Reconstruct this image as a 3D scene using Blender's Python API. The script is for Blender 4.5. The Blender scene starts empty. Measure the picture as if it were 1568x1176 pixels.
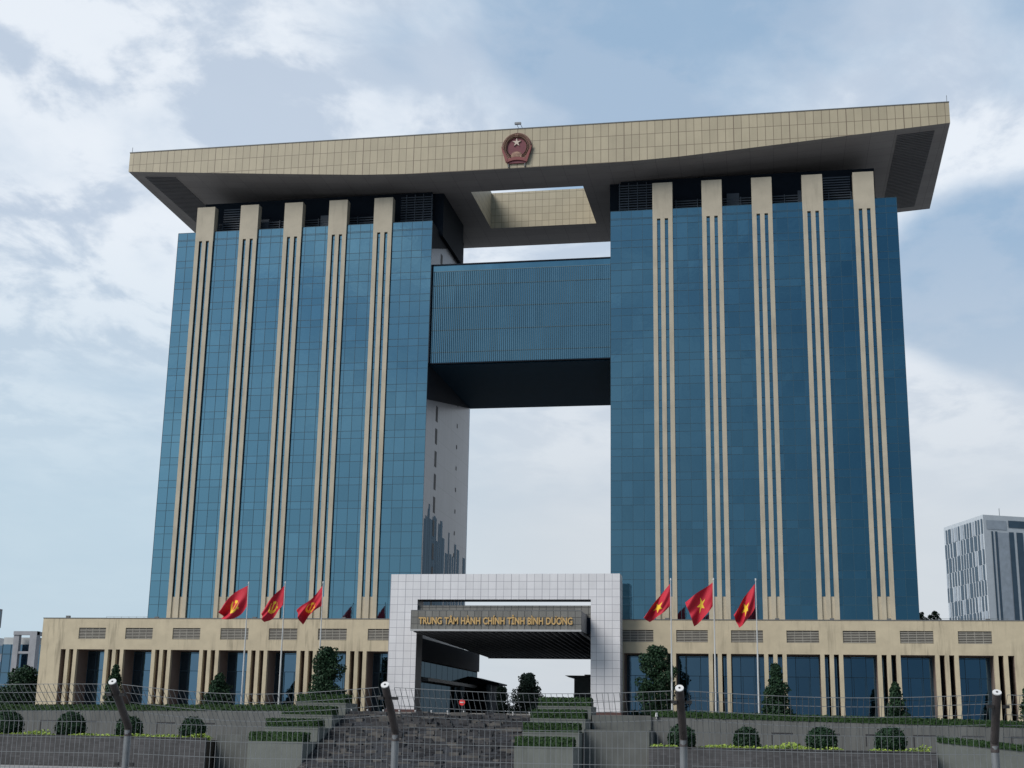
import bpy, bmesh, math, random
from mathutils import Vector, Matrix, noise
random.seed(7)
S = bpy.context.scene
COL = S.collection
R = math.radians

# ------------------------------------------------------------ camera
def make_camera():
    yaw, pitch, roll = .1857, .2461, .0173
    cy, sy, cp, sp = math.cos(yaw), math.sin(yaw), math.cos(pitch), math.sin(pitch)
    f = Vector((-sy*cp, cy*cp, sp)); r = Vector((cy, sy, 0)); u = r.cross(f)
    cr, sr = math.cos(roll), math.sin(roll)
    r2 = cr*r + sr*u; u2 = -sr*r + cr*u
    m = Matrix((r2, u2, -f)).transposed().to_4x4()
    m.translation = Vector((44.02, -240, 2.0))
    cam = bpy.data.cameras.new("camera")
    cam.sensor_width = 36; cam.lens = 2102.47/1568*36
    cam.clip_start = .1; cam.clip_end = 9000
    o = bpy.data.objects.new("camera", cam); COL.objects.link(o)
    o.matrix_world = m
    S.camera = o
make_camera()

# ------------------------------------------------------------ view
S.view_settings.view_transform = 'Standard'
S.view_settings.look = 'None'
S.view_settings.exposure = .4
S.view_settings.gamma = 1

# ------------------------------------------------------------ sky
SUN_DIR = Vector((-.55, -.62, .75)).normalized()
BLOBS = (((-.40, .80, .43), 3, 15, .12), ((-.069, .879, .472), 2, 9, -.14), ((.10, .87, .50), 1, 8, -.08), ((.02, .90, .41), 1, 5, .10), ((-.17, .87, .44), 1, 5, .10),
         ((.165, .94, .30), 2, 5.5, -.40), ((.14, .92, .37), 1, 4, .14), ((.13, .96, .24), 1, 3, .12), ((-.5, .8, .2), 3, 12, .04))
def make_world():
    w = bpy.data.worlds.new("World"); S.world = w; w.use_nodes = True
    nt = w.node_tree; N = nt.nodes; L = nt.links; N.clear()
    def n(t, **k):
        x = N.new(t)
        for a, b in k.items(): setattr(x, a, b)
        return x
    def val(sock, v):
        if hasattr(v, 'links') or hasattr(v, 'is_linked'): L.new(v, sock)
        else: sock.default_value = v
    def M(op, a, b=0, c=0, clamp=False):
        x = n('ShaderNodeMath', operation=op, use_clamp=clamp)
        val(x.inputs[0], a); val(x.inputs[1], b); val(x.inputs[2], c)
        return x.outputs[0]
    def MR(v, a, b, c, d, smooth=True):
        x = n('ShaderNodeMapRange', interpolation_type='SMOOTHSTEP' if smooth else 'LINEAR')
        val(x.inputs[0], v)
        for i, q in enumerate((a, b, c, d)): val(x.inputs[i+1], q)
        return x.outputs[0]
    def mix(f, a, b):
        x = n('ShaderNodeMix', data_type='RGBA')
        val(x.inputs[0], f); val(x.inputs[6], a); val(x.inputs[7], b)
        return x.outputs[2]
    tc = n('ShaderNodeTexCoord')
    sep = n('ShaderNodeSeparateXYZ'); L.new(tc.outputs['Generated'], sep.inputs[0])
    X, Y, Z = sep.outputs
    zz = M('ADD', M('MAXIMUM', Z, 0), .16)
    cx = M('DIVIDE', X, zz); cyy = M('DIVIDE', Y, zz)
    comb = n('ShaderNodeCombineXYZ'); L.new(cx, comb.inputs[0]); L.new(cyy, comb.inputs[1])
    def nz(scale, detail, rough, dist, off, stretch=(1, 1, 1)):
        mp = n('ShaderNodeMapping'); L.new(comb.outputs[0], mp.inputs[0])
        mp.inputs['Location'].default_value = off; mp.inputs['Scale'].default_value = stretch
        x = n('ShaderNodeTexNoise'); L.new(mp.outputs[0], x.inputs['Vector'])
        x.inputs['Scale'].default_value = scale; x.inputs['Detail'].default_value = detail
        x.inputs['Roughness'].default_value = rough; x.inputs['Distortion'].default_value = dist
        return x.outputs[0]
    n1 = nz(2.2, 8, .55, .22, (3.1, 7.7, 0), (1, .8, 1))
    n2 = nz(4.6, 7, .58, .35, (11.3, 2.2, 0), (1, .8, 1))
    def blob(d, r0, r1):          # soft region of the sky round a direction
        vm = n('ShaderNodeVectorMath', operation='DOT_PRODUCT'); L.new(tc.outputs['Generated'], vm.inputs[0])
        vm.inputs[1].default_value = Vector(d).normalized()
        return MR(vm.outputs['Value'], math.cos(R(r1)), math.cos(R(r0)), 0, 1)
    F = M('ADD', M('MULTIPLY', n1, .8), .10)
    for d, r0, r1, k in BLOBS:
        F = M('ADD', F, M('MULTIPLY', blob(d, r0, r1), k))
    fm = MR(F, .34, .62, 0, 1)
    hi = MR(Z, .05, .30, .0, 1)
    K = 8.0
    def C(r, g, b):
        f = lambda c: ((c/255+.055)/1.055)**2.4*K
        return (f(r), f(g), f(b), 1)
    lowside = MR(X, -.42, -.10, 0, 1)
    low = mix(lowside, C(190, 211, 226), C(209, 215, 222))
    blue = C(152, 180, 208)
    white = C(236, 242, 249)
    body = mix(fm, blue, white)
    n3 = nz(9.0, 7, .6, .3, (1.3, 8.2, 0), (1, .8, 1))
    shade = MR(M('ADD', M('MULTIPLY', n2, .65), M('MULTIPLY', n3, .35)), .45, .57, 0, 1)
    body = mix(M('MULTIPLY', M('MULTIPLY', shade, M('MULTIPLY_ADD', fm, .55, .45)), M('ADD', .35, M('MULTIPLY', hi, .50))), body, C(184, 199, 218))
    body = mix(MR(Z, .14, .34, .94, .02, False), body, low)
    # added darkening of the unseen sky behind and right, for the glass reflections
    back = MR(Y, .15, -.35, 0, 1)
    side = MR(X, -.50, .07, 0, 1, False)
    dark = M('MULTIPLY', back, side)
    gray = mix(dark, (1, 1, 1, 1), (.17, .27, .35, 1))
    sky = n('ShaderNodeTexSky', sky_type='NISHITA'); sky.sun_disc = False
    sky.sun_elevation = math.asin(SUN_DIR.z); sky.sun_rotation = math.atan2(SUN_DIR.x, SUN_DIR.y)
    sky.air_density = 1.3; sky.dust_density = 3
    mu = n('ShaderNodeMix', data_type='RGBA', blend_type='MULTIPLY'); mu.inputs[0].default_value = 1
    L.new(mix(.9, sky.outputs[0], body), mu.inputs[6]); L.new(gray, mu.inputs[7])
    out = mu.outputs[2]
    bg = n('ShaderNodeBackground'); L.new(out, bg.inputs[0]); bg.inputs[1].default_value = .1
    o = n('ShaderNodeOutputWorld'); L.new(bg.outputs[0], o.inputs[0])
make_world()

def make_sun():
    d = bpy.data.lights.new("sun", 'SUN'); d.energy = 2.0; d.angle = R(30); d.color = (1, .955, .89)
    o = bpy.data.objects.new("sun", d); COL.objects.link(o)
    o.rotation_euler = (-SUN_DIR).to_track_quat('-Z', 'Y').to_euler()
make_sun()

# ------------------------------------------------------------ helpers
class MB:
    """collects faces; build() links them as one mesh object"""
    def __init__(s): s.v = []; s.f = []; s.m = []
    def quad(s, a, b, c, d, mi=0):
        i = len(s.v); s.v += [tuple(a), tuple(b), tuple(c), tuple(d)]; s.f.append((i, i+1, i+2, i+3)); s.m.append(mi)
    def poly(s, pts, mi=0):
        i = len(s.v); s.v += [tuple(p) for p in pts]; s.f.append(tuple(range(i, i+len(pts)))); s.m.append(mi)
    def hexa(s, p, mi=0):      # p: 4 bottom + 4 top, counter-clockwise from above
        i = len(s.v); s.v += [tuple(q) for q in p]
        for q in ((3, 2, 1, 0), (4, 5, 6, 7), (0, 1, 5, 4), (1, 2, 6, 5), (2, 3, 7, 6), (3, 0, 4, 7)):
            s.f.append(tuple(i+k for k in q)); s.m.append(mi)
    def box(s, x0, x1, y0, y1, z0, z1, mi=0):
        if x0 > x1: x0, x1 = x1, x0
        if y0 > y1: y0, y1 = y1, y0
        s.hexa([(x0, y0, z0), (x1, y0, z0), (x1, y1, z0), (x0, y1, z0), (x0, y0, z1), (x1, y0, z1), (x1, y1, z1), (x0, y1, z1)], mi)
    def prism(s, pts, z0, z1, mi=0):       # plan outline, counter-clockwise
        n = len(pts); i = len(s.v)
        s.v += [(x, y, z0) for x, y in pts] + [(x, y, z1) for x, y in pts]
        s.f.append(tuple(i+n-1-k for k in range(n))); s.f.append(tuple(i+n+k for k in range(n))); s.m += [mi, mi]
        for k in range(n):
            q = (k+1) % n; s.f.append((i+k, i+q, i+n+q, i+n+k)); s.m.append(mi)
    def slab_y(s, pts, y0, y1, mi=0):      # outline in x,z pushed from y0 (front) to y1
        n = len(pts); i = len(s.v)
        s.v += [(x, y0, z) for x, z in pts] + [(x, y1, z) for x, z in pts]
        s.f.append(tuple(i+k for k in range(n))); s.f.append(tuple(i+2*n-1-k for k in range(n))); s.m += [mi, mi]
        for k in range(n):
            q = (k+1) % n; s.f.append((i+q, i+k, i+n+k, i+n+q)); s.m.append(mi)
    def tube(s, pts, r, n=6, mi=0, r2=None, caps=True):
        pts = [Vector(p) for p in pts]; r2 = r if r2 is None else r2
        i0 = len(s.v); m = len(pts)
        for j, p in enumerate(pts):
            t = (pts[min(j+1, m-1)] - pts[max(j-1, 0)]).normalized()
            a = t.orthogonal().normalized() if j == 0 else (pa - t*pa.dot(t)).normalized()
            pa = a; b = t.cross(a); rr = r + (r2-r)*j/max(1, m-1)
            for k in range(n):
                an = 2*math.pi*k/n; s.v.append(tuple(p + a*rr*math.cos(an) + b*rr*math.sin(an)))
        for j in range(m-1):
            for k in range(n):
                q = (k+1) % n
                s.f.append((i0+j*n+k, i0+j*n+q, i0+(j+1)*n+q, i0+(j+1)*n+k)); s.m.append(mi)
        if caps:
            s.f.append(tuple(i0+n-1-k for k in range(n))); s.m.append(mi)
            s.f.append(tuple(i0+(m-1)*n+k for k in range(n))); s.m.append(mi)
    def build(s, name, mats, parent=None, loc=(0, 0, 0), smooth=False):
        me = bpy.data.meshes.new(name)
        me.from_pydata([(x-loc[0], y-loc[1], z-loc[2]) for x, y, z in s.v], [], s.f)
        if not isinstance(mats, (list, tuple)): mats = [mats]
        for m in mats: me.materials.append(m)
        me.polygons.foreach_set('material_index', s.m)
        if smooth: me.polygons.foreach_set('use_smooth', [True]*len(s.f))
        me.update()
        o = bpy.data.objects.new(name, me); COL.objects.link(o)
        if parent is not None:
            o.parent = parent
            pl = parent_world(parent)
            o.location = (loc[0]-pl[0], loc[1]-pl[1], loc[2]-pl[2])
        else: o.location = loc
        return o
def parent_world(o):
    p = Vector((0, 0, 0))
    while o is not None: p += o.location; o = o.parent
    return p
def tag(o, label=None, cat=None, group=None, kind=None):
    if label: o['label'] = label
    if cat: o['category'] = cat
    if group: o['group'] = group
    if kind: o['kind'] = kind
    return o
def thing(name, label, cat, loc=(0, 0, 0), group=None):
    o = bpy.data.objects.new(name, None); COL.objects.link(o); o.location = loc
    o.empty_display_size = .5
    return tag(o, label, cat, group)
def copy_part(o, parent, loc=None):
    c = o.copy(); COL.objects.link(c); c.parent = parent
    if loc is not None: c.location = loc
    return c

# ------------------------------------------------------------ materials
MATS = {}
def new_mat(name):
    m = bpy.data.materials.new(name); m.use_nodes = True
    nt = m.node_tree; b = nt.nodes['Principled BSDF']; MATS[name] = m
    return m, nt, b
class NG:
    def __init__(s, nt): s.N = nt.nodes; s.L = nt.links
    def n(s, t, **k):
        x = s.N.new(t)
        for a, b in k.items(): setattr(x, a, b)
        return x
    def put(s, sock, v):
        if hasattr(v, 'is_linked'): s.L.new(v, sock)
        else: sock.default_value = v
    def M(s, op, a, b=0, c=0, clamp=False):
        x = s.n('ShaderNodeMath', operation=op, use_clamp=clamp)
        for i, v in enumerate((a, b, c)): s.put(x.inputs[i], v)
        return x.outputs[0]
    def mix(s, f, a, b, mode='MIX'):
        x = s.n('ShaderNodeMix', data_type='RGBA', blend_type=mode)
        s.put(x.inputs[0], f); s.put(x.inputs[6], a); s.put(x.inputs[7], b)
        return x.outputs[2]
    def noise(s, vec, scale, detail=4, rough=.55, stretch=None):
        if stretch:
            mp = s.n('ShaderNodeMapping'); s.L.new(vec, mp.inputs[0]); mp.inputs['Scale'].default_value = stretch; vec = mp.outputs[0]
        x = s.n('ShaderNodeTexNoise'); s.L.new(vec, x.inputs['Vector'])
        x.inputs['Scale'].default_value = scale; x.inputs['Detail'].default_value = detail; x.inputs['Roughness'].default_value = rough
        return x.outputs[0]
    def MR(s, v, a, b, c=0., d=1.):
        x = s.n('ShaderNodeMapRange'); s.put(x.inputs[0], v)
        for i, q in enumerate((a, b, c, d)): s.put(x.inputs[i+1], q)
        return x.outputs[0]
    def pos(s): return s.n('ShaderNodeNewGeometry').outputs['Position']
def c4(c): return (c[0], c[1], c[2], 1)

def plain(name, col, rough=.6, metal=0., var=.12, vscale=.6, stain=0., spec=.5, bump=0., bscale=8.):
    """a surface with soft tone variation and, if asked, dark rain streaks"""
    m, nt, b = new_mat(name); g = NG(nt); p = g.pos()
    c = c4(col)
    f = g.MR(g.noise(p, vscale, 5, .6), .3, .7, 1-var, 1+var)
    hsv = g.n('ShaderNodeHueSaturation'); hsv.inputs['Color'].default_value = c; g.L.new(f, hsv.inputs['Value'])
    out = hsv.outputs[0]
    if stain:
        st = g.MR(g.noise(p, 1.1, 5, .65, (1, 1, .09)), .5, .75, 0, 1)
        bl = g.MR(g.noise(p, .12, 3, .5), .4, .65, 0, 1)
        out = g.mix(g.M('MULTIPLY', g.M('MULTIPLY', st, bl), stain), out, c4([k*.35 for k in col]))
    g.L.new(out, b.inputs['Base Color'])
    b.inputs['Roughness'].default_value = rough; b.inputs['Metallic'].default_value = metal
    b.inputs['Specular IOR Level'].default_value = spec
    if bump:
        bp = g.n('ShaderNodeBump'); bp.inputs['Strength'].default_value = bump; bp.inputs['Distance'].default_value = .05
        g.L.new(g.noise(p, bscale, 4, .6), bp.inputs['Height']); g.L.new(bp.outputs[0], b.inputs['Normal'])
    return m

def panelled(name, col, joint, du, dz, w=.05, u_axis='x', u0=0., z0=0., var=.07, rough=.45, metal=0., v_axis='z', stain=.0, spec=.5, every=None):
    """cladding panels du x dz with dark joints; u_axis 'xy' runs round corners"""
    m, nt, b = new_mat(name); g = NG(nt); p = g.pos()
    sep = g.n('ShaderNodeSeparateXYZ'); g.L.new(p, sep.inputs[0])
    ax = dict(x=sep.outputs[0], y=sep.outputs[1], z=sep.outputs[2])
    u = g.M('ADD', ax['x'], ax['y']) if u_axis == 'xy' else ax[u_axis]
    v = ax[v_axis]
    cu = g.M('DIVIDE', g.M('SUBTRACT', u, u0), du); cv = g.M('DIVIDE', g.M('SUBTRACT', v, z0), dz)
    fu = g.M('FRACT', cu); fv = g.M('FRACT', cv)
    ju = g.M('LESS_THAN', fu, w/du); jv = g.M('LESS_THAN', fv, w/dz)
    j = g.M('MAXIMUM', ju, jv)
    cell = g.n('ShaderNodeCombineXYZ'); g.L.new(g.M('FLOOR', cu), cell.inputs[0]); g.L.new(g.M('FLOOR', cv), cell.inputs[1])
    wn = g.n('ShaderNodeTexWhiteNoise', noise_dimensions='2D'); g.L.new(cell.outputs[0], wn.inputs['Vector'])
    cl = g.MR(g.noise(p, .25, 4, .6), .3, .7, 1-var, 1+var)
    f = g.M('MULTIPLY', g.MR(wn.outputs['Value'], 0, 1, 1-var, 1+var), cl)
    hsv = g.n('ShaderNodeHueSaturation'); hsv.inputs['Color'].default_value = c4(col); g.L.new(f, hsv.inputs['Value'])
    out = hsv.outputs[0]
    if stain:
        st = g.MR(g.noise(p, 1.3, 5, .65, (1, 1, .12)), .45, .75, 0, stain)
        out = g.mix(st, out, c4([k*.45 for k in col]))
    if every:
        e = g.M('LESS_THAN', g.M('FRACT', g.M('DIVIDE', g.M('SUBTRACT', u, u0), du*every)), w*1.6/(du*every))
        j = g.M('MAXIMUM', j, e)
    g.L.new(g.mix(j, out, c4(joint)), b.inputs['Base Color'])
    b.inputs['Roughness'].default_value = rough; b.inputs['Metallic'].default_value = metal
    b.inputs['Specular IOR Level'].default_value = spec
    return m

def glass_mat(name, tint, under, fac=.8, rough=.03, cell=None):
    """coated facade glass: tinted mirror over a dark body colour"""
    m, nt, b = new_mat(name); g = NG(nt)
    nt.nodes.remove(b)
    geo = g.n('ShaderNodeNewGeometry')
    at = g.n('ShaderNodeAttribute'); at.attribute_name = 'pane'; 
    hs = g.n('ShaderNodeHueSaturation'); hs.inputs['Color'].default_value = c4(tint)
    g.L.new(g.MR(at.outputs['Fac'], 0, 1, .93, 1.09), hs.inputs['Value'])
    gl = g.n('ShaderNodeBsdfGlossy'); g.L.new(hs.outputs[0], gl.inputs['Color']); gl.inputs['Roughness'].default_value = rough
    bp = g.n('ShaderNodeBump'); bp.inputs['Strength'].default_value = .12; bp.inputs['Distance'].default_value = .08
    g.L.new(g.noise(geo.outputs['Position'], .35, 3, .55), bp.inputs['Height']); g.L.new(bp.outputs[0], gl.inputs['Normal'])
    df = g.n('ShaderNodeBsdfDiffuse'); df.inputs['Color'].default_value = c4(under)
    mx = g.n('ShaderNodeMixShader'); mx.inputs[0].default_value = fac
    g.L.new(df.outputs[0], mx.inputs[1]); g.L.new(gl.outputs[0], mx.inputs[2])
    out = [x for x in nt.nodes if x.type == 'OUTPUT_MATERIAL'][0]
    g.L.new(mx.outputs[0], out.inputs[0])
    return m

def leaf_mat(name, dark, light, scale=1.2):
    m, nt, b = new_mat(name); g = NG(nt); p = g.pos()
    f = g.MR(g.noise(p, scale, 4, .7), .32, .68)
    g.L.new(g.mix(f, c4(dark), c4(light)), b.inputs['Base Color'])
    b.inputs['Roughness'].default_value = .65; b.inputs['Specular IOR Level'].default_value = .25
    return m

beige = plain('beige_render', (.55, .475, .34), .8, var=.10, vscale=.35, stain=1.0)
beige_col = plain('beige_column', (.46, .412, .325), .7, var=.10, vscale=.3, stain=.55)
brown = plain('brown_render', (.22, .17, .15), .7, var=.10)
roof_clad = panelled('roof_cladding', (.44, .385, .275), (.18, .14, .10), 1.4333, 2.62, .10, z0=111.7-2.62*6, var=.06, rough=.5, every=7, stain=.12)
hole_clad = panelled('hole_cladding', (.46, .41, .30), (.22, .18, .13), 1.4333, 1.55, .08, u_axis='xy', z0=111.2-1.55*9, var=.06, rough=.5)
soffit_m = panelled('dark_soffit', (.29, .278, .285), (.15, .145, .15), 4.3, 3.1, .06, v_axis='y', var=.05, rough=.6, spec=.3)
soffit_dark = plain('louvre_dark', (.11, .115, .13), .6, var=.1)
slat_m = plain('louvre_slat', (.07, .09, .12), .5, var=.1)
glass_t = glass_mat('tower_glass', (.172, .345, .450), (.008, .024, .036), .88)
glass_b = glass_mat('bridge_glass', (.17, .36, .48), (.02, .06, .085), .82, .06)
glass_p = glass_mat('podium_glass', (.145, .245, .335), (.004, .010, .018), .84)
mull = plain('mullion', (.032, .080, .12), .4, var=.05)
fin_m = plain('bridge_fin', (.085, .165, .215), .45, var=.05)
conc = panelled('core_panel', (.285, .29, .315), (.13, .13, .135), 5.2, 4.37, .05, u_axis='y', z0=24.6, var=.04, rough=.35, stain=.18)
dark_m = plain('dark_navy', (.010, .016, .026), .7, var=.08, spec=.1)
white_clad = panelled('white_cladding', (.74, .74, .77), (.34, .34, .38), 1.3175, 1.30, .06, z0=27.5-1.30*22, u0=-19.76, var=.035, rough=.35, stain=.10, every=2)
grey_clad = panelled('grey_cladding', (.19, .187, .175), (.05, .05, .05), 1.19, 1.12, .09, z0=17.4, u0=-14.2, var=.10, rough=.4, stain=.3)
grey_side = plain('grey_metal', (.14, .145, .15), .5, var=.1)
rib_m = plain('canopy_rib', (.16, .17, .19), .5, var=.1)
gold = plain('gold_letter', (.60, .40, .17), .45, metal=.25, var=.05)
redbrown = plain('red_granite', (.10, .05, .045), .5, var=.15)
wallgrey = plain('grey_wall', (.125, .132, .127), .85, var=.15, vscale=.5, stain=.75, bump=.2)
wallpanel = panelled('grey_wall_panels', (.150, .155, .152), (.075, .077, .078), 1.1, 9, .05, var=.08, rough=.8, stain=.5, u_axis='x')
wallcoarse = panelled('dark_stone_wall', (.075, .074, .078), (.05, .05, .053), .8, .28, .04, var=.22, rough=.85, stain=.4)
plantpale = plain('pale_planter', (.150, .162, .150), .85, var=.10, stain=.5, bump=.2)
paving = panelled('paving', (.22, .21, .2), (.12, .12, .12), 1.2, 1.2, .03, v_axis='y', var=.1, rough=.8)
galv = plain('galvanised', (.22, .235, .25), .45, metal=.35, var=.14, vscale=6)
rusty = plain('weathered_post', (.065, .055, .055), .7, var=.35, vscale=9, bump=.3, bscale=60)
wire_m = plain('fence_wire', (.21, .225, .24), .5, metal=.2, var=.15, vscale=4)
white_m = plain('white_paint', (.66, .66, .66), .5, var=.08)
steel = plain('pole_steel', (.62, .63, .63), .35, metal=.3, var=.08)
black_m = plain('black_metal', (.02, .02, .022), .6)
leafA = leaf_mat('leaf_dark', (.006, .020, .012), (.026, .066, .028))
leafB = leaf_mat('leaf_hedge', (.012, .035, .012), (.040, .085, .022), 2.5)
leafC = leaf_mat('leaf_yellow', (.10, .20, .03), (.38, .46, .09), 1.5)
leafD = leaf_mat('leaf_far', (.020, .034, .026), (.055, .085, .055), .8)
bark = plain('bark', (.06, .045, .035), .9, var=.3)
red_cloth = plain('red_flag', (.52, .012, .035), .7, var=.06)
yellow_cloth = plain('yellow_emblem', (.85, .58, .04), .7, var=.05)

# ------------------------------------------------------------ ground
def ground():
    m = plain('earth', (.19, .185, .175), .9, var=.2, vscale=.05)
    b = MB()
    ys = [(-1500, 0), (-221, 0), (-200, -3.9), (5000, -3.9)]
    xs = [-4000, -600, 600, 4000]
    for i in range(3):
        for j in range(3):
            (y0, z0), (y1, z1) = ys[i], ys[i+1]
            b.quad((xs[j], y0, z0), (xs[j+1], y0, z0), (xs[j+1], y1, z1), (xs[j], y1, z1))
    tag(b.build('ground', m), kind='structure')
    r = MB(); r.box(-220, 260, -150, -100, -3.9, -3.896+.1)
    tag(r.build('road', plain('asphalt', (.06, .06, .062), .85)), kind='structure')
    t = MB(); t.box(-130, 130, -53.2, 120, -3.8, 4.0)
    tag(t.build('terrace', paving), kind='structure')
    t = MB(); t.box(-130, 130, -100, -64.9, -3.89, -3.78)
    tag(t.build('pavement', plain('pale_paving', (.3, .3, .3), .8)), kind='structure')
ground()

# ------------------------------------------------------------ the building
A0, P0, TW, TI, TD = 26.79, 9.067, 68.75, 17.1, 37.2
GT = 96.0
CX = [A0+P0*k for k in range(5)]
FL = [24.6+4.37*k for k in range(-2, 17)]
bld = thing('government_building', 'twin-towered blue glass government building joined by a wide beige roof and a skybridge', 'building', (0, 0, 4))

def pane_mesh(name, cells, mat, parent, y, facing=-1, tilt=.0018):
    """one quad for every pane, each set very slightly out of true"""
    v, f, at = [], [], []
    for x0, x1, z0, z1 in cells:
        i = len(v); a, c = random.gauss(0, tilt), random.gauss(0, tilt)
        w, h = (x1-x0)/2, (z1-z0)/2
        for sx, sz in ((-1, -1), (1, -1), (1, 1), (-1, 1)):
            v.append(((x0+x1)/2+sx*w, y+sx*w*a+sz*h*c, (z0+z1)/2+sz*h))
        f.append((i, i+1, i+2, i+3)); at.append(.5+random.gauss(0, .16) if random.random() < .84 else random.choice((.05, 1., 1.)))
    me = bpy.data.meshes.new(name); me.from_pydata([(a, b, c-4) for a, b, c in v], [], f); me.materials.append(mat)
    la = me.attributes.new('pane', 'FLOAT', 'FACE'); la.data.foreach_set('value', at)
    me.update()
    return me

def xcuts():
    c = [TI]
    def sub(a, b, n, edge=.0):
        if edge: 
            c.append(a+edge); w = (b-a-2*edge)/n
            for k in range(1, n+1): c.append(a+edge+w*k)
        else:
            for k in range(1, n+1): c.append(a+(b-a)*k/n)
        if edge: c.append(b)
    sub(TI, CX[0]-1.83, 4)
    for k in range(5):
        c.extend([CX[k]-.37, CX[k]+.37, CX[k]+1.83])
        if k < 4: sub(CX[k]+1.83, CX[k+1]-1.83, 2, .7)
    sub(CX[4]+1.83, TW, 2)
    return c

def column_mesh():
    """front is three fins with two slots, solid foot and solid cap"""
    b = MB(); w = 1.83; fw = .80
    for x0, x1 in ((-w, -w+fw), (-fw/2, fw/2), (w-fw, w)):
        b.box(x0, x1, -.5, -.3, 24.6, 94.0); b.box(x0+.02, x1-.02, -.299, .15, 24.6, 94.0, 1)
    b.box(-w-.01, w+.01, -.503, 1.2, 94.0, 101.05)
    for x0, x1 in ((-w, -w+fw), (-fw/2, fw/2), (w-fw, w)): b.box(x0, x1, -.5, -.25, 19, 24.6)
    b.box(-w, w, -.25, .15, 19, 24.597)
    me = bpy.data.meshes.new('column'); me.from_pydata([(x, y, z-4) for x, y, z in b.v], [], b.f)
    me.materials.append(beige_col); me.materials.append(side_m); me.polygons.foreach_set('material_index', b.m); me.update()
    return me
side_m = plain('fin_side', (.035, .04, .05), .6, var=.1)
COLM = column_mesh()

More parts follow.
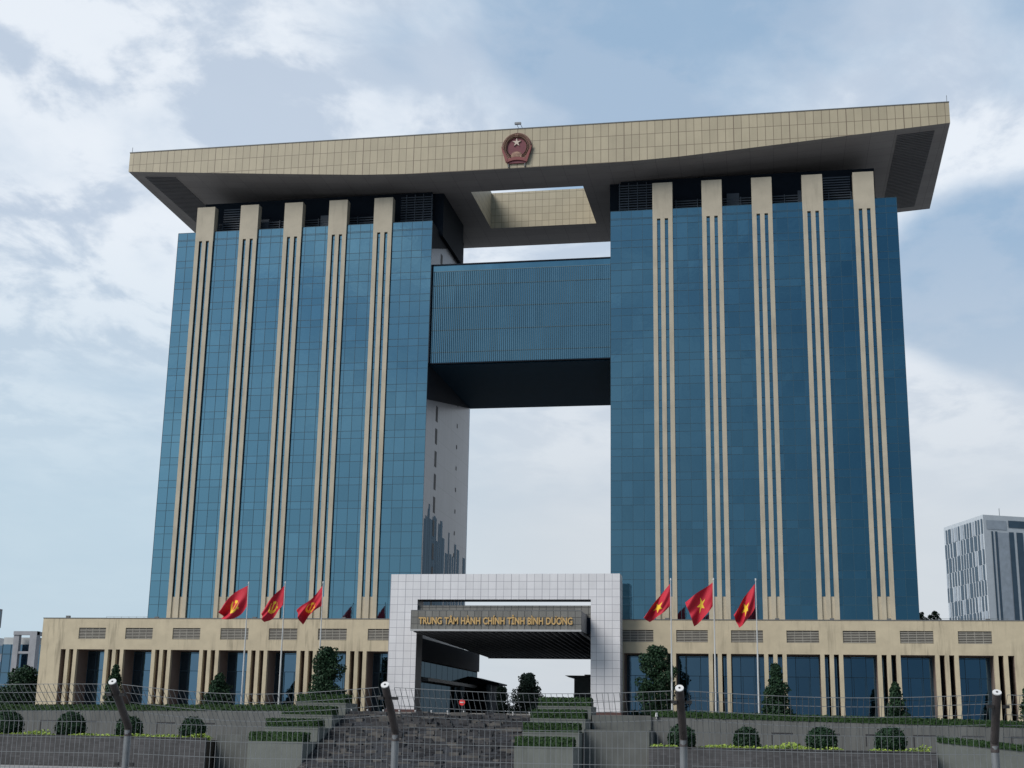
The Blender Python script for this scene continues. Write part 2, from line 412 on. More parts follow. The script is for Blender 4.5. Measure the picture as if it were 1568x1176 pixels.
ZA, ZBK = 60.9, 67.75
def tower(sgn):
    cuts = xcuts(); rows = [20.0]
    for z in FL: rows += [z-1.4, z]
    rows += [94.3, GT]; rows = sorted(set(r for r in rows if 20 <= r <= GT))
    cells = []
    for i in range(len(cuts)-1):
        for j in range(len(rows)-1):
            a, b_ = sgn*cuts[i], sgn*cuts[i+1]
            cells.append((min(a, b_), max(a, b_), rows[j], rows[j+1]))
    me = pane_mesh('tower', cells, glass_t, bld, 0)
    t = bpy.data.objects.new('tower', me); COL.objects.link(t); t.parent = bld
    t['label'] = 'left blue glass tower with five beige columns' if sgn < 0 else 'right, darker blue glass tower with five beige columns'
    # mullions
    m = MB()
    for x in cuts: m.box(sgn*x-.028, sgn*x+.028, -.05, .06, 20, GT)
    for z in rows[1:]:
        m.box(sgn*TI, sgn*TW, -.045, .06, z-.035, z+.035)
    m.build('mullions', mull, t)
    # side, core and rear walls
    g = MB(); xo = sgn*TW
    g.box(xo-.25*sgn, xo, .08, TD, 4, GT-.1)
    g.build('side_glazing', glass_p, t)
    g = MB()
    g.box(sgn*TI, sgn*(TI+.4), .08, TD, 4, GT-.05)
    g.build('core_wall', conc, t)
    sm = MB(); sm.box(sgn*TI, sgn*(TI-.04), 7.6, 9.0, -1.1, 1.9)
    vm = MB(); vm.box(sgn*TI, sgn*(TI-.04), 25.6, 26.2, 1.5, 2.3)
    ws = sm.build('slot_window', black_m, t, loc=(0, 0, 0)); vs = vm.build('wall_vent', black_m, t, loc=(0, 0, 0))
    for k in range(-1, 17):
        z = 24.6+4.37*k-4
        if k == -1: ws.location = (0, 0, z); vs.location = (0, 0, z)
        else: copy_part(ws, t, (0, 0, z)); copy_part(vs, t, (0, 0, z))
    s = MB(); rr = random.Random(3)  # irregular dark strips painting a broken reflection onto the lower core wall
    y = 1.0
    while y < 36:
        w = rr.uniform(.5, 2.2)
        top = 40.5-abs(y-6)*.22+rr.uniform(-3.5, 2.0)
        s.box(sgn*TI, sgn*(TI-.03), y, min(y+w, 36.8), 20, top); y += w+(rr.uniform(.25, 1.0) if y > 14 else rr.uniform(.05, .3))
    s.build('core_reflection', glass_mat('reflection_strip%d' % sgn, (.09, .13, .17), (.01, .015, .02), .75), t)
    g = MB(); g.box(sgn*TI, sgn*TW, TD, TD+.3, 4, GT-.1); g.build('rear_wall', glass_p, t)
    g = MB(); g.box(sgn*(TI+.02), sgn*(TW-.02), .05, TD-.02, GT-.35, GT-.02); g.build('tower_roof', grey_side, t)
    # penthouse under the roof
    p = MB()
    xi, xr = 16.35, 19.3
    pts = [(sgn*18.6, 4.6), (sgn*65.5, 4.6), (sgn*65.5, 34), (sgn*18.6, 34)]
    if sgn < 0: pts = pts[::-1]
    p.prism(pts, GT-.02, 103.75)
    q = [(sgn*xi, 5.6), (sgn*(xr+.9), 5.6), (sgn*(xr+.9), 36.2), (sgn*xr, 36.2), (sgn*xi, 23.4)]
    if sgn < 0: q = q[::-1]
    p.prism(q, 95.0, 103.76)
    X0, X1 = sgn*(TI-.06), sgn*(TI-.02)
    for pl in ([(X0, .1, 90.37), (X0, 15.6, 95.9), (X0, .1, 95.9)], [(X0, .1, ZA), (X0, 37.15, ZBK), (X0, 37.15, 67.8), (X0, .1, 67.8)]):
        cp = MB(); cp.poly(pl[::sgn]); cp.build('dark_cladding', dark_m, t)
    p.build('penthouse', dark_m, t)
    l = MB()
    z = GT+.35
    while z < 102.8:
        l.box(sgn*18.2, sgn*24.6, 4.1, 4.5, z, z+.20); z += .52
    for x in (18.3, 20.0, 21.7, 23.4): l.box(sgn*x, sgn*(x+.14), 4.02, 4.5, GT, 103.2)
    z = GT+.25
    while z < 98.9:
        l.box(sgn*28.7, sgn*62, 3.7, 4.1, z, z+.2); z += .5
    z = GT+.25
    while z < 101.9:
        l.box(sgn*56.1, sgn*61.0, 3.4, 3.69, z, z+.2); z += .5
    for x in (29, 33, 37, 41, 45, 49, 53, 57, 61): l.box(sgn*x, sgn*(x+.15), 3.3, 4.2, GT, 99.0)
    l.build('louvres', slat_m, t)
    for x in (38.5, 51.5):
        u = MB(); u.box(sgn*x, sgn*(x+2.3), 3.75, 4.55, GT, GT+random.uniform(3.2, 4.2)); u.build('plant_unit', slat_m, t)
    for k in range(5):
        c = bpy.data.objects.new('column', COLM); COL.objects.link(c); c.parent = t; c.location = (sgn*CX[k], 0, 0)
    return t
tower(-1); tower(1)

ZB = ((0, 103.78), (20, 103.85), (30, 104.25), (37, 104.72), (50, 105.65), (60.6, 106.45), (78.2, 107.75))
def zb(x):                       # underside of the bow-shaped roof
    a = min(abs(x), 78.2)
    for (a0, z0), (a1, z1) in zip(ZB, ZB[1:]):
        if a <= a1: return z0+(z1-z0)*(a-a0)/(a1-a0)
    return ZB[-1][1]
def roof():
    b = MB()
    xs = [-78.2, -70, -60.6, -50, -43, -37, -30, -25, -20, -10.9, 11.1, 20, 25, 30, 37, 43, 50, 60.6, 70, 78.2]
    F, B, T = -4.7, 37.4, 111.7
    hy0, hy1 = 5.7, 26.0
    def xr(x):                   # the rear edge is a little wider than the front one
        return x*1.012
    def P(x, y, z):
        t = (y-F)/(B-F); return (x*(1-t)+xr(x)*t, y, z)
    for i in range(len(xs)-1):
        a, c = xs[i], xs[i+1]; za, zc = zb(a), zb(c)
        b.quad((a, F, za), (c, F, zc), (c, F, T), (a, F, T), 0)                        # fascia
        b.quad(P(c, B, zc), P(a, B, za), P(a, B, T), P(c, B, T), 0)
        strips = [(F, hy0), (hy1, B)] if a == -10.9 else [(F, B)]
        for y0, y1 in strips:
            b.quad(P(a, y0, za), P(a, y1, za), P(c, y1, zc), P(c, y0, zc), 1)          # soffit
            b.quad(P(a, y0, T), P(c, y0, T), P(c, y1, T), P(a, y1, T), 2)
    for s in (-1, 1):
        x = 78.2*s
        q = [P(x, F, zb(x)), P(x, B, zb(x)), P(x, B, T), P(x, F, T)]
        if s < 0: q.reverse()
        b.poly(q, 0)
    h0, h1 = -10.9, 11.1
    b.quad(P(h0, hy1, 103.8), P(h1, hy1, 103.8), P(h1, hy1, T), P(h0, hy1, T), 3)
    b.quad(P(h1, hy0, 103.8), P(h0, hy0, 103.8), P(h0, hy0, T), P(h1, hy0, T), 3)
    b.quad(P(h0, hy0, 103.8), P(h0, hy1, 103.8), P(h0, hy1, T), P(h0, hy0, T), 3)
    b.quad(P(h1, hy1, 103.8), P(h1, hy0, 103.8), P(h1, hy0, T), P(h1, hy1, T), 3)
    r = b.build('roof', [roof_clad, soffit_m, grey_side, hole_clad], bld)
    c = MB(); c.box(-78.25, 78.25, -4.78, -4.3, 111.7, 111.86); c.build('coping', grey_side, r)
    for s in (-1, 1):
        l = MB(); y = -2.2
        while y < 35:
            x0, x1 = 69.3*s, 75.8*s
            l.hexa([(min(x0, x1), y, zb(x0 if x0 < x1 else x1)-.16), (max(x0, x1), y, zb(max(x0, x1))-.16), (max(x0, x1), y+.28, zb(max(x0, x1))-.16), (min(x0, x1), y+.28, zb(min(x0, x1))-.16),
                    (min(x0, x1), y, zb(min(x0, x1))-.03), (max(x0, x1), y, zb(max(x0, x1))-.03), (max(x0, x1), y+.28, zb(max(x0, x1))-.03), (min(x0, x1), y+.28, zb(min(x0, x1))-.03)])
            y += .75
        l.build('soffit_louvre', soffit_dark, r)
    d = MB()
    d.tube([(-77.9, -4.4, 111.8), (-77.9, -4.4, 113.0)], .05, 5); d.build('lightning_rod', galv, r)
    d = MB(); d.tube([(77.9, -4.4, 111.8), (77.9, -4.4, 113.2)], .05, 5); d.build('lightning_rod', galv, r)
    d = MB(); d.tube([(.3, -3.9, 111.8), (-.1, -4.9, 112.6)], .05, 5); d.tube([(1.0, -3.9, 111.8), (.6, -4.9, 112.6)], .05, 5); d.box(-.45, .75, -5.3, -4.8, 112.5, 112.85)
    d.build('floodlight', galv, r)
roof()

def bridge():
    rows = [67.9, 70.0, 74.3, 78.7, 83.1, 85.9, 87.2]; cells = []
    n = 24
    for i in range(n):
        for j in range(len(rows)-1):
            cells.append((-TI+.35+(2*TI-.35)*i/n, -TI+.35+(2*TI-.35)*(i+1)/n, rows[j], rows[j+1]))
    me = pane_mesh('skybridge', cells, glass_b, bld, .8, tilt=.0015)
    o = bpy.data.objects.new('skybridge', me); COL.objects.link(o); o.parent = bld
    b = MB(); b.box(-TI, TI, .9, 37, 67.9, 87.1); b.box(-TI, TI, .62, .9, 87.1, 87.35); b.box(-TI, TI, .5, .9, 67.75, 67.95)
    b.build('bridge_body', dark_m, o)
    f = MB()
    for k in range(92):
        x = -16.6+33.5*k/91
        f.box(x-.035, x+.035, .55, .78, 68.0, 85.8)
    for z in rows[1:-1]: f.box(-16.75, TI, .70, .785, z-.06, z+.06)
    f.build('vertical_fins', fin_m, o)
    s = MB(); s.box(-16.95, 17.05, 1.2, 36.9, 67.6, 67.74); s.build('underside', plain('bridge_underside', (.010, .035, .060), .7, var=.06, spec=.06), o)
bridge()

def podium():
    PT, OT, F = 20.2, 14.7, -5.5
    VX = [22.26+P0*k for k in range(7)]
    PX = CX+[CX[4]+P0, CX[4]+2*P0]
    pods = {}
    for s in (-1, 1):
        b = MB()
        def bx(x0, x1, y0, y1, z0, z1, mi=0): b.box(s*x0, s*x1, y0, y1, z0, z1, mi)
        bx(19.3, 86.5, F, -.9, OT, 16.55)                    # band under and over the vents
        bx(19.3, 86.5, F, -.9, 18.55, PT)
        prev = 19.3
        for v in VX+[None]:
            e = 86.5 if v is None else v-2.62
            bx(prev, e, F, -.9, 16.55, 18.55)
            if v is not None: prev = v+2.62
        for c in PX:
            for d in (-1.49, 0, 1.49):
                if c > 80 and d > 1: continue
                bx(c+d-.34, c+d+.34, F, -1.0, 3.9, OT)
                bx(c+d-.345, c+d+.345, F+.72, -1.0, 3.9, OT-.003, 1)
        bx(82.5, 86.5, F, -1.0, 3.9, OT)
        bx(82.45, 82.5, F+.2, -1.0, 3.9, OT-.01, 1)
        bx(19.3, 19.9, F, -1.0, 3.9, OT)
        bx(19.25, 20.0, F+.01, -1.0, 3.9, OT-.003, 1)
        bx(19.3, 86.5, F+.01, -1.02, OT-.02, OT-.004, 1)
        bx(19.3, 86.5, -.8, 45, 3.9, PT-.4)
        bx(86.3, 86.5, -.9, 45, 3.9, PT)
        bx(19.3, 86.55, F-.06, F+.4, PT, PT+.14, 2)
        pods[s] = b.build('podium', [beige, brown, grey_side], bld)
        pods[s]['label'] = 'beige colonnaded podium wing %s of the portal' % ('left' if s < 0 else 'right')
    for s in (-1, 1):
        cells = []
        xs = [20.0]
        for c in PX: xs += [c-3.4, c-1.83, c-.75, c+.75, c+1.83, c+3.3]
        xs = [x for x in xs if x < 82.4]+[82.4]
        xs = sorted(set(xs))
        for i in range(len(xs)-1):
            for z0, z1 in ((4.0, 7.6), (7.6, 11.2), (11.2, 14.6)):
                a, c = s*xs[i], s*xs[i+1]; cells.append((min(a, c), max(a, c), z0, z1))
        fm_ = MB()
        for x in xs: fm_.box(s*x-.04, s*x+.04, -1.04, -.93, 4, 14.6)
        for z in (7.6, 11.2, 14.3): fm_.box(s*20.0, s*82.4, -1.035, -.93, z-.04, z+.04)
        for v in VX:
            for dx in (-.9, .9): fm_.box(s*(v+dx)-.035, s*(v+dx)+.035, -1.03, -.93, 4, 11.2)
        fm_.build('window_frames', mull, pods[s])
        me = pane_mesh('glazing', cells, glass_p, bld, -.95, tilt=.002)
        g = bpy.data.objects.new('glazing', me); COL.objects.link(g); g.parent = pods[s]; g.location = (0, 0, 4)
    # one louvred vent, then its copies
    v = MB(); v.box(-2.6, 2.6, .42, .5, 12.55+4, 14.55+4, 1)
    z = 12.62+4
    while z < 14.5+4: v.box(-2.6, 2.6, .12, .3, z, z+.13); z += .265
    for x in (-1.3, 0, 1.3): v.box(x-.035, x+.035, .1, .32, 12.55+4, 14.55+4)
    me = bpy.data.meshes.new('vent'); me.from_pydata([(x, y, z_-4) for x, y, z_ in v.v], [], v.f)
    me.materials.append(plain('vent_slat', (.36, .34, .30), .6)); me.materials.append(black_m); me.polygons.foreach_set('material_index', v.m); me.update()
    for s in (-1, 1):
        for x in VX:
            o = bpy.data.objects.new('vent', me); COL.objects.link(o); o.parent = pods[s]; o.location = (s*x, F, 4)
    # rail and small things on the podium roof
    for s, x0, x1, y in ((-1, -86, -69.5, 18), (1, 69.6, 86, 18)):
        r = MB()
        for z in (PT+.9, PT+1.6, PT+2.2): r.tube([(x0, y, z), (x1, y, z)], .03, 4)
        x = x0
        while x <= x1: r.tube([(x, y, PT-.4), (x, y, PT+2.2)], .035, 4); x += 1.6
        r.build('roof_railing', galv, pods[s])
    d = MB(); d.box(-82.4, -81.7, -5.0, -4.5, PT+.14, PT+.55); d.build('roof_vent', grey_side, pods[-1])
    for x in (-64.6, -46, -29.5, 27.2, 45.4, 54.3, 63.4, 78.9):
        d = MB(); d.box(x-.35, x+.35, -5.3, -4.9, PT+.14, PT+.38); d.build('uplight', grey_side, pods[-1 if x < 0 else 1])
    # inner blocks either side of the entrance passage
    for s in (-1, 1):
        q = MB(); X = 15.6
        q.box(s*X, s*19.2, -4.9, 46, 13.4, 17.1)
        q.box(s*(X+.4), s*19.2, -4.9, 46, 3.9, 13.4)
        if s < 0: q.box(-15.9, -12.6, 43.5, 50, 3.9, 10.9)
        q.build('passage_block', [dark_m], pods[s])
        gl = MB()
        for k in range(11):
            y0 = -4.2+k*4.5
            gl.box(s*(X+.35), s*(X+.39), y0+.1, y0+4.4, 4.2, 9.6); gl.box(s*(X+.35), s*(X+.39), y0+.1, y0+4.4, 10.6, 13.2)
        gl.build('shopfront', glass_mat('passage_glass%d' % s, (.09, .13, .16), (.01, .016, .02), .7, .08), pods[s])
        le = MB(); le.box(s*(X-.7), s*(X+.4), -1, 41, 9.9, 10.5); le.build('ledge', grey_side, pods[s])
        if s < 0:
            k = MB(); k.hexa([(-15.7, 38, 10.7), (-10.4, 41, 10.7), (-10.4, 50, 10.7), (-15.7, 50, 10.7), (-15.7, 38, 12.2), (-10.4, 41, 11.0), (-10.4, 50, 11.0), (-15.7, 50, 12.2)])
            k.build('side_canopy', dark_m, pods[s])
            pp = plain('pale_post', (.26, .29, .31), .5)
            k = MB(); k.tube([(-12.7, 42, 4), (-12.7, 42, 10.8)], .6, 14); k.build('round_column', pp, pods[s])
            k = MB(); k.tube([(-15.0, 27, 4), (-15.0, 27, 9.9)], .45, 14); k.build('round_column', pp, pods[s])
podium()

# ------------------------------------------------------------ the entrance portal with its sign
def entrance():
    e = thing('entrance_portal', 'square white tiled portal framing the entrance, with a grey canopy carrying gold letters', 'portal', (0, -8, 4.2))
    Z0 = 4.9
    b = MB()
    b.box(-19.76, -14.9, -10.3, -6.2, Z0, 23.2); b.box(14.9, 19.76, -10.3, -6.2, Z0, 23.2)
    b.box(-19.76, 19.76, -10.3, -6.2, 23.2, 27.5)
    # dark inner linings
    b.box(-14.9, -14.86, -10.05, -6.2, Z0, 23.15, 1); b.box(14.86, 14.9, -10.05, -6.2, Z0, 23.15, 1)
    b.box(-14.9, 14.9, -10.1, -6.2, 23.16, 23.199, 1)
    b.build('frame', [white_clad, plain('lining', (.09, .09, .095), .5)], e)
    for s in (-1, 1):
        q = MB(); q.box(s*14.7, s*19.96, -10.6, -6.0, 4.0, Z0); q.build('plinth', redbrown, e)
    # canopy body, sloping gently down to the rear
    c = MB()
    c.hexa([(-14.1, -16.6, 17.75), (14.1, -16.6, 17.75), (13.2, 45, 16.6), (-13.2, 45, 16.6), (-14.1, -16.6, 20.2), (14.1, -16.6, 20.2), (13.2, 45, 18.0), (-13.2, 45, 18.0)], 1)
    c.box(-14.85, 14.85, -9.6, -7, 20.2, 22.25, 0)
    c.box(-14.15, 14.15, -16.57, -9.62, 17.8, 20.68, 1); c.box(14.0, 14.88, -10.0, -7.0, 17.6, 20.19, 1)
    ca = c.build('canopy', [grey_clad, dark_m], e)
    r = MB()
    x = -13.8
    while x < 14:
        k = .94
        r.hexa([(x-.09, -16.2, 17.3), (x+.09, -16.2, 17.3), (x*k+.09, 44.9, 16.15), (x*k-.09, 44.9, 16.15), (x-.09, -16.2, 17.8), (x+.09, -16.2, 17.8), (x*k+.09, 44.9, 16.65), (x*k-.09, 44.9, 16.65)])
        x += 1.15
    r.box(-13.5, 13.5, 44.7, 45.2, 16.12, 17.2)
    r.build('ribs', rib_m, ca)
    s = MB()
    s.box(-14.2, 14.2, -17.1, -16.6, 17.72, 20.72, 0)
    s.box(-14.22, 14.22, -17.16, -16.55, 17.42, 17.72, 1)
    s.box(-14.22, 14.22, -17.13, -16.4, 20.72, 20.84, 2)
    s.box(14.2, 14.23, -16.59, -9.7, 17.5, 20.7, 2); s.box(-14.23, -14.2, -16.59, -9.7, 17.5, 20.7, 2)
    s.box(-14.18, 14.18, -16.58, -9.65, 20.5, 20.71, 2)
    sp = s.build('sign_panel', [grey_clad, plain('pale_trim', (.42, .43, .44), .5), grey_side], e)
    tx = bpy.data.curves.new('t', 'FONT')
    tx.body = 'TRUNG TÂM HÀNH CHÍNH TỈNH BÌNH DƯONG'
    tx.size = 1.55; tx.extrude = .10; tx.offset = .04; tx.align_x = 'CENTER'; tx.space_word = 1.15
    to = bpy.data.objects.new('t', tx); COL.objects.link(to)
    dg = bpy.context.evaluated_depsgraph_get()
    me = bpy.data.meshes.new_from_object(to.evaluated_get(dg))
    bpy.data.objects.remove(to)
    # the horn of the last O with horn, made by hand beside the glyph
    def width(t):
        c = tx.copy(); c.align_x = 'LEFT'; c.body = t; q = bpy.data.objects.new('q', c); COL.objects.link(q)
        dg.update(); bpy.context.view_layer.update(); dg2 = bpy.context.evaluated_depsgraph_get()
        m2 = bpy.data.meshes.new_from_object(q.evaluated_get(dg2)); r_ = max(v.co.x for v in m2.vertices); bpy.data.objects.remove(q)
        return r_
    full = tx.body; left = min(v.co.x for v in me.vertices); w0 = width('T') 
    xo_ = left + width(full[:-2]) - .06
    h = MB()
    h.slab_y([(xo_-.22, .92), (xo_-.02, 1.02), (xo_+.02, 1.26), (xo_+.14, 1.26), (xo_+.12, .98), (xo_-.12, .80)], -.1, .1)
    bm = bmesh.new(); bm.from_mesh(me)
    vs = [bm.verts.new((a_, c_, b_)) for a_, b_, c_ in h.v]
    for f_ in h.f: bm.faces.new([vs[i] for i in f_])
    bm.to_mesh(me); bm.free()
    xs = [v.co.x for v in me.vertices]; zs = [v.co.y for v in me.vertices]
    kx = 25.6/(max(xs)-min(xs)); mx = (max(xs)+min(xs))/2
    for v in me.vertices:
        x, y, z = v.co; v.co = ((x-mx)*kx, -z, y)
    me.materials.clear(); me.materials.append(gold)
    l = bpy.data.objects.new('lettering', me); COL.objects.link(l); l.parent = sp
    l.location = (0-parent_world(sp)[0], -17.22-parent_world(sp)[1], 18.55-parent_world(sp)[2])
entrance()

# ------------------------------------------------------------ emblem on the fascia
def emblem():
    e = thing('state_emblem', 'round red and gold state emblem with a star, mounted on the beige roof', 'emblem', (0, -4.75, 104.4))
    cx, cz, RR = 0, 107.75, 2.85
    em_red = plain('emblem_red', (.15, .03, .045), .5); em_gold = plain('emblem_gold', (.34, .21, .155), .4, metal=.25, var=.25, vscale=3)
    em_pale = plain('emblem_pale', (.60, .50, .42), .4)
    b = MB(); n = 48
    b.slab_y([(cx+RR*.99*math.cos(2*math.pi*k/n), cz+.1+RR*1.03*math.sin(2*math.pi*k/n)) for k in range(n)], -5.0, -4.78)
    b.slab_y([(-1.75, 104.65), (1.75, 104.65), (2.1, 106.4), (-2.1, 106.4)], -5.03, -4.78)
    b.build('red_disc', em_red, e)
    # rice ears as two bands of overlapping grains
    w = MB()
    for s in (-1, 1):
        for row, rr in ((0, 2.55), (1, 2.05)):
            for k in range(24):
                a = R(-62 + 148*k/23); px = cx+s*rr*math.cos(a)*.99; pz = cz+.1+rr*math.sin(a)*1.03
                ta = a+R(90)+(R(24) if row else R(-20)); L, W = .40, .17
                tx_, tz = s*math.cos(ta), math.sin(ta)
                w.slab_y([(px-tx_*L, pz-tz*L), (px-tz*W, pz+tx_*W), (px+tx_*L, pz+tz*L), (px+tz*W, pz-tx_*W)], -5.22-.02*row, -5.0)
    w.build('rice_wreath', em_gold, e)
    st = MB()
    pts = []
    for k in range(10):
        r = .90 if k % 2 == 0 else .30; a = R(90+36*k); pts.append((cx+r*math.cos(a), cz+1.05+r*math.sin(a)))
    st.slab_y(pts, -5.2, -5.0); st.build('star', em_pale, e)
    g = MB(); n = 14; o_ = []; 
    for k in range(n+1):
        a = R(180*k/n)
        for q, rr in ((-.25, 1.0), (0, 1.18), (.25, 1.18), (.5, 1.0)):
            aa = a+q*R(180/n); 
            if 0 <= aa <= math.pi: o_.append((cx+rr*math.cos(aa), 105.85+rr*math.sin(aa)))
    g.slab_y(o_, -5.17, -5.03)
    for k in range(-3, 4): g.slab_y([(.24*k-.05, 105.9), (.24*k+.05, 105.9), (.24*k+.05, 106.6), (.24*k-.05, 106.6)], -5.24, -5.17)
    g.build('cogwheel', em_gold, e)
    rb = MB()
    arc = [(x/10*2.0, 104.75+.5*(1-(x/10)**2)) for x in range(-10, 11)]
    rb.slab_y(arc+[(x, z+.6) for x, z in arc[::-1]], -5.25, -5.05)
    for s in (-1, 1):
        rb.slab_y([(s*2.0, 104.75), (s*2.75, 107.3), (s*2.95, 108.2), (s*2.45, 107.3), (s*1.6, 105.4)][::s], -5.3, -5.05)
    rb.build('ribbon', plain('ribbon_red', (.21, .05, .05), .5), e)
    p = MB()
    for x in (-1.55, 1.55): p.box(x-.1, x+.1, -4.98, -4.75, 103.95, 104.8)
    p.build('brackets', grey_side, e)
emblem()

# ------------------------------------------------------------ flags
def star_in(u, v, r=.30):
    x, y = (u-.5)*1.5, (v-.5); rr = math.hypot(x, y)
    if rr < 1e-6: return True
    a = (math.atan2(x, y)) % (2*math.pi/5)
    if a > math.pi/5: a = 2*math.pi/5-a
    ax, ay = 0, r; bx_, by = r*.382*math.sin(math.pi/5), r*.382*math.cos(math.pi/5)
    px, py = rr*math.sin(a), rr*math.cos(a)
    return (bx_-ax)*(py-ay)-(by-ay)*(px-ax) < 0 or py < by*.5 and rr < r*.3
def hs_in(u, v):
    x, y = (u-.5)*1.5, (v-.5)
    r = math.hypot(x+.0, y); r2 = math.hypot(x+.05, y-.03); a = math.degrees(math.atan2(y, x))
    if r < .29 and r2 > .225 and not (80 < a < 205): return True
    p, q = (x+y)*.7071, (y-x)*.7071           # rotated 45 deg
    if -.04 < p-(-.02) < .04+.0 and -.30 < q < .24: return True     # hammer shaft, pointing up left
    if -.13 < p < .12 and .13 < q < .23: return True
    p2, q2 = (x-y)*.7071, (x+y)*.7071
    if abs(p2) < .04 and -.36 < q2 < -.22: return True
    return False
def flag(label, ht, hb, fb, ft, test, seed, y0=-19.5, group=None, bulge=.2):
    """cloth hanging in folds from the mast: hoist top/bottom, fly bottom/top in x,z"""
    nx, nz = 96, 64; v = []; f = []; mi = []
    rr = random.Random(seed); ph = [rr.uniform(0, 6.28) for _ in range(4)]
    for j in range(nz+1):
        t = j/nz
        for i in range(nx+1):
            s = i/nx
            sag = math.sin(math.pi*s)*.28*(1 if t > .5 else .8)
            x = (ht[0]*(1-s)+ft[0]*s)*t + (hb[0]*(1-s)+fb[0]*s)*(1-t)
            z = (ht[1]*(1-s)+ft[1]*s)*t + (hb[1]*(1-s)+fb[1]*s)*(1-t)
            e = s**.7
            y = .62*e*math.sin(5.2*s+2.6*t*2+ph[0]) + .34*e*math.sin(10*(t+.5*s)+ph[1]) + .10*e*math.sin(17*(t*.8+s*.5)+ph[2])
            x += .16*e*math.sin(7*t+4*s+ph[3])*math.sin(math.pi*s*.9)
            z += -sag*.45+.10*e*math.sin(9*s+ph[2])
            bw = (t-.5)*2*bulge*math.sin(math.pi*min(1, s*1.05)); x += -bw*.55; z += bw*.8
            v.append((x, y, z))
    for j in range(nz):
        for i in range(nx):
            k = j*(nx+1)+i; f.append((k, k+1, k+nx+2, k+nx+1)); mi.append(1 if test((i+.5)/nx, (j+.5)/nz) else 0)
    me = bpy.data.meshes.new('flag')
    me.from_pydata([(a-ht[0], b, c-ht[1]) for a, b, c in v], [], f)
    me.materials.append(red_cloth); me.materials.append(yellow_cloth)
    me.polygons.foreach_set('material_index', mi); me.polygons.foreach_set('use_smooth', [True]*len(f)); me.update()
    o = bpy.data.objects.new('flag', me); COL.objects.link(o); o.location = (ht[0], y0, ht[1])
    tag(o, label, 'flag', group)
def pole(x, top, label, y0=-19.5):
    t = thing('flagpole', label, 'flagpole', (x, y0, 4.0), 'flagpoles in front of the building')
    b = MB(); b.tube([(x, y0, 4.0), (x, y0, 14.5)], .16, 10, r2=.13); b.tube([(x, y0, 14.5), (x, y0, top)], .11, 10, r2=.065); b.build('mast', steel, t)
    b = MB()
    b.tube([(x, y0, top), (x, y0, top+.12), (x, y0, top+.25), (x, y0, top+.36)], .14, 10, r2=.10); b.build('finial', steel, t)
    b = MB(); b.prism([(x-.5, y0-.5), (x+.5, y0-.5), (x+.5, y0+.5), (x-.5, y0+.5)], 4.0, 4.35); b.build('base', plantpale, t)
FG = 'red flags flying from the poles'
pole(-41.9, 24.95, 'leftmost flagpole in front of the left tower'); pole(-35.45, 25.0, 'middle flagpole of the left three, in front of the left tower'); pole(-28.83, 25.0, 'flagpole left of the white portal, nearest to it')
pole(28.85, 25.35, 'flagpole right of the white portal, nearest to it'); pole(35.6, 25.35, 'middle flagpole of the right three, in front of the right tower'); pole(42.17, 25.3, 'rightmost flagpole in front of the right tower')
flag('red flag with a broad yellow hammer and sickle spread open, leftmost of the six', (-42.05, 24.65), (-41.99, 21.24), (-46.3, 18.9), (-46.7, 20.4), hs_in, 1, group=FG, bulge=.75)
flag('red flag with hammer and sickle, second from the left, partly folded', (-35.6, 24.64), (-35.58, 21.46), (-38.75, 18.5), (-39.5, 20.3), hs_in, 5, group=FG, bulge=.2)
flag('red flag with its yellow hammer and sickle almost lost in folds, left of the portal', (-28.95, 24.63), (-28.9, 21.3), (-32.3, 18.3), (-33.2, 20.6), hs_in, 9, group=FG, bulge=-.25)
flag('red flag with yellow star swept down in a narrow fold, right of the portal', (28.73, 24.82), (28.7, 21.36), (25.4, 18.9), (24.5, 19.5), star_in, 3, group=FG)
flag('red flag with yellow star spread widest of all, on the middle right pole', (35.45, 25.04), (35.4, 21.3), (32.46, 18.1), (31.1, 21.9), star_in, 12, group=FG, bulge=.1)
flag('red flag with yellow star hanging in a steep fold, rightmost of the six', (42.02, 24.8), (41.92, 21.0), (39.4, 17.9), (38.6, 19.9), star_in, 21, group=FG)

# ------------------------------------------------------------ vegetation
def leaves(pts, size, rnd, mb, mi=0):
    for p, nrm in pts:
        a = Vector((rnd.gauss(0, 1), rnd.gauss(0, 1), rnd.gauss(0, 1))) + nrm*1.2
        if a.length < 1e-4: continue
        a.normalize(); t = a.orthogonal().normalized(); t.rotate(Matrix.Rotation(rnd.uniform(0, 6.28), 3, a)); bt = a.cross(t)
        s = size*rnd.uniform(.6, 1.3)
        mb.quad(p-t*s*.5-bt*s*.3, p+t*s*.2-bt*s*.45, p+t*s*.5+bt*s*.3, p-t*s*.2+bt*s*.45, mi)
def ellipsoid_pts(c, r, n, rnd, fill=.72):
    out = []
    for _ in range(n):
        d = Vector((rnd.gauss(0, 1), rnd.gauss(0, 1), rnd.gauss(0, 1))).normalized()
        k = fill+(1-fill)*rnd.random()
        if rnd.random() < .12: k *= rnd.uniform(1.02, 1.14)
        out.append((Vector((c[0]+d.x*r[0]*k, c[1]+d.y*r[1]*k, c[2]+d.z*r[2]*k)), d))
    return out
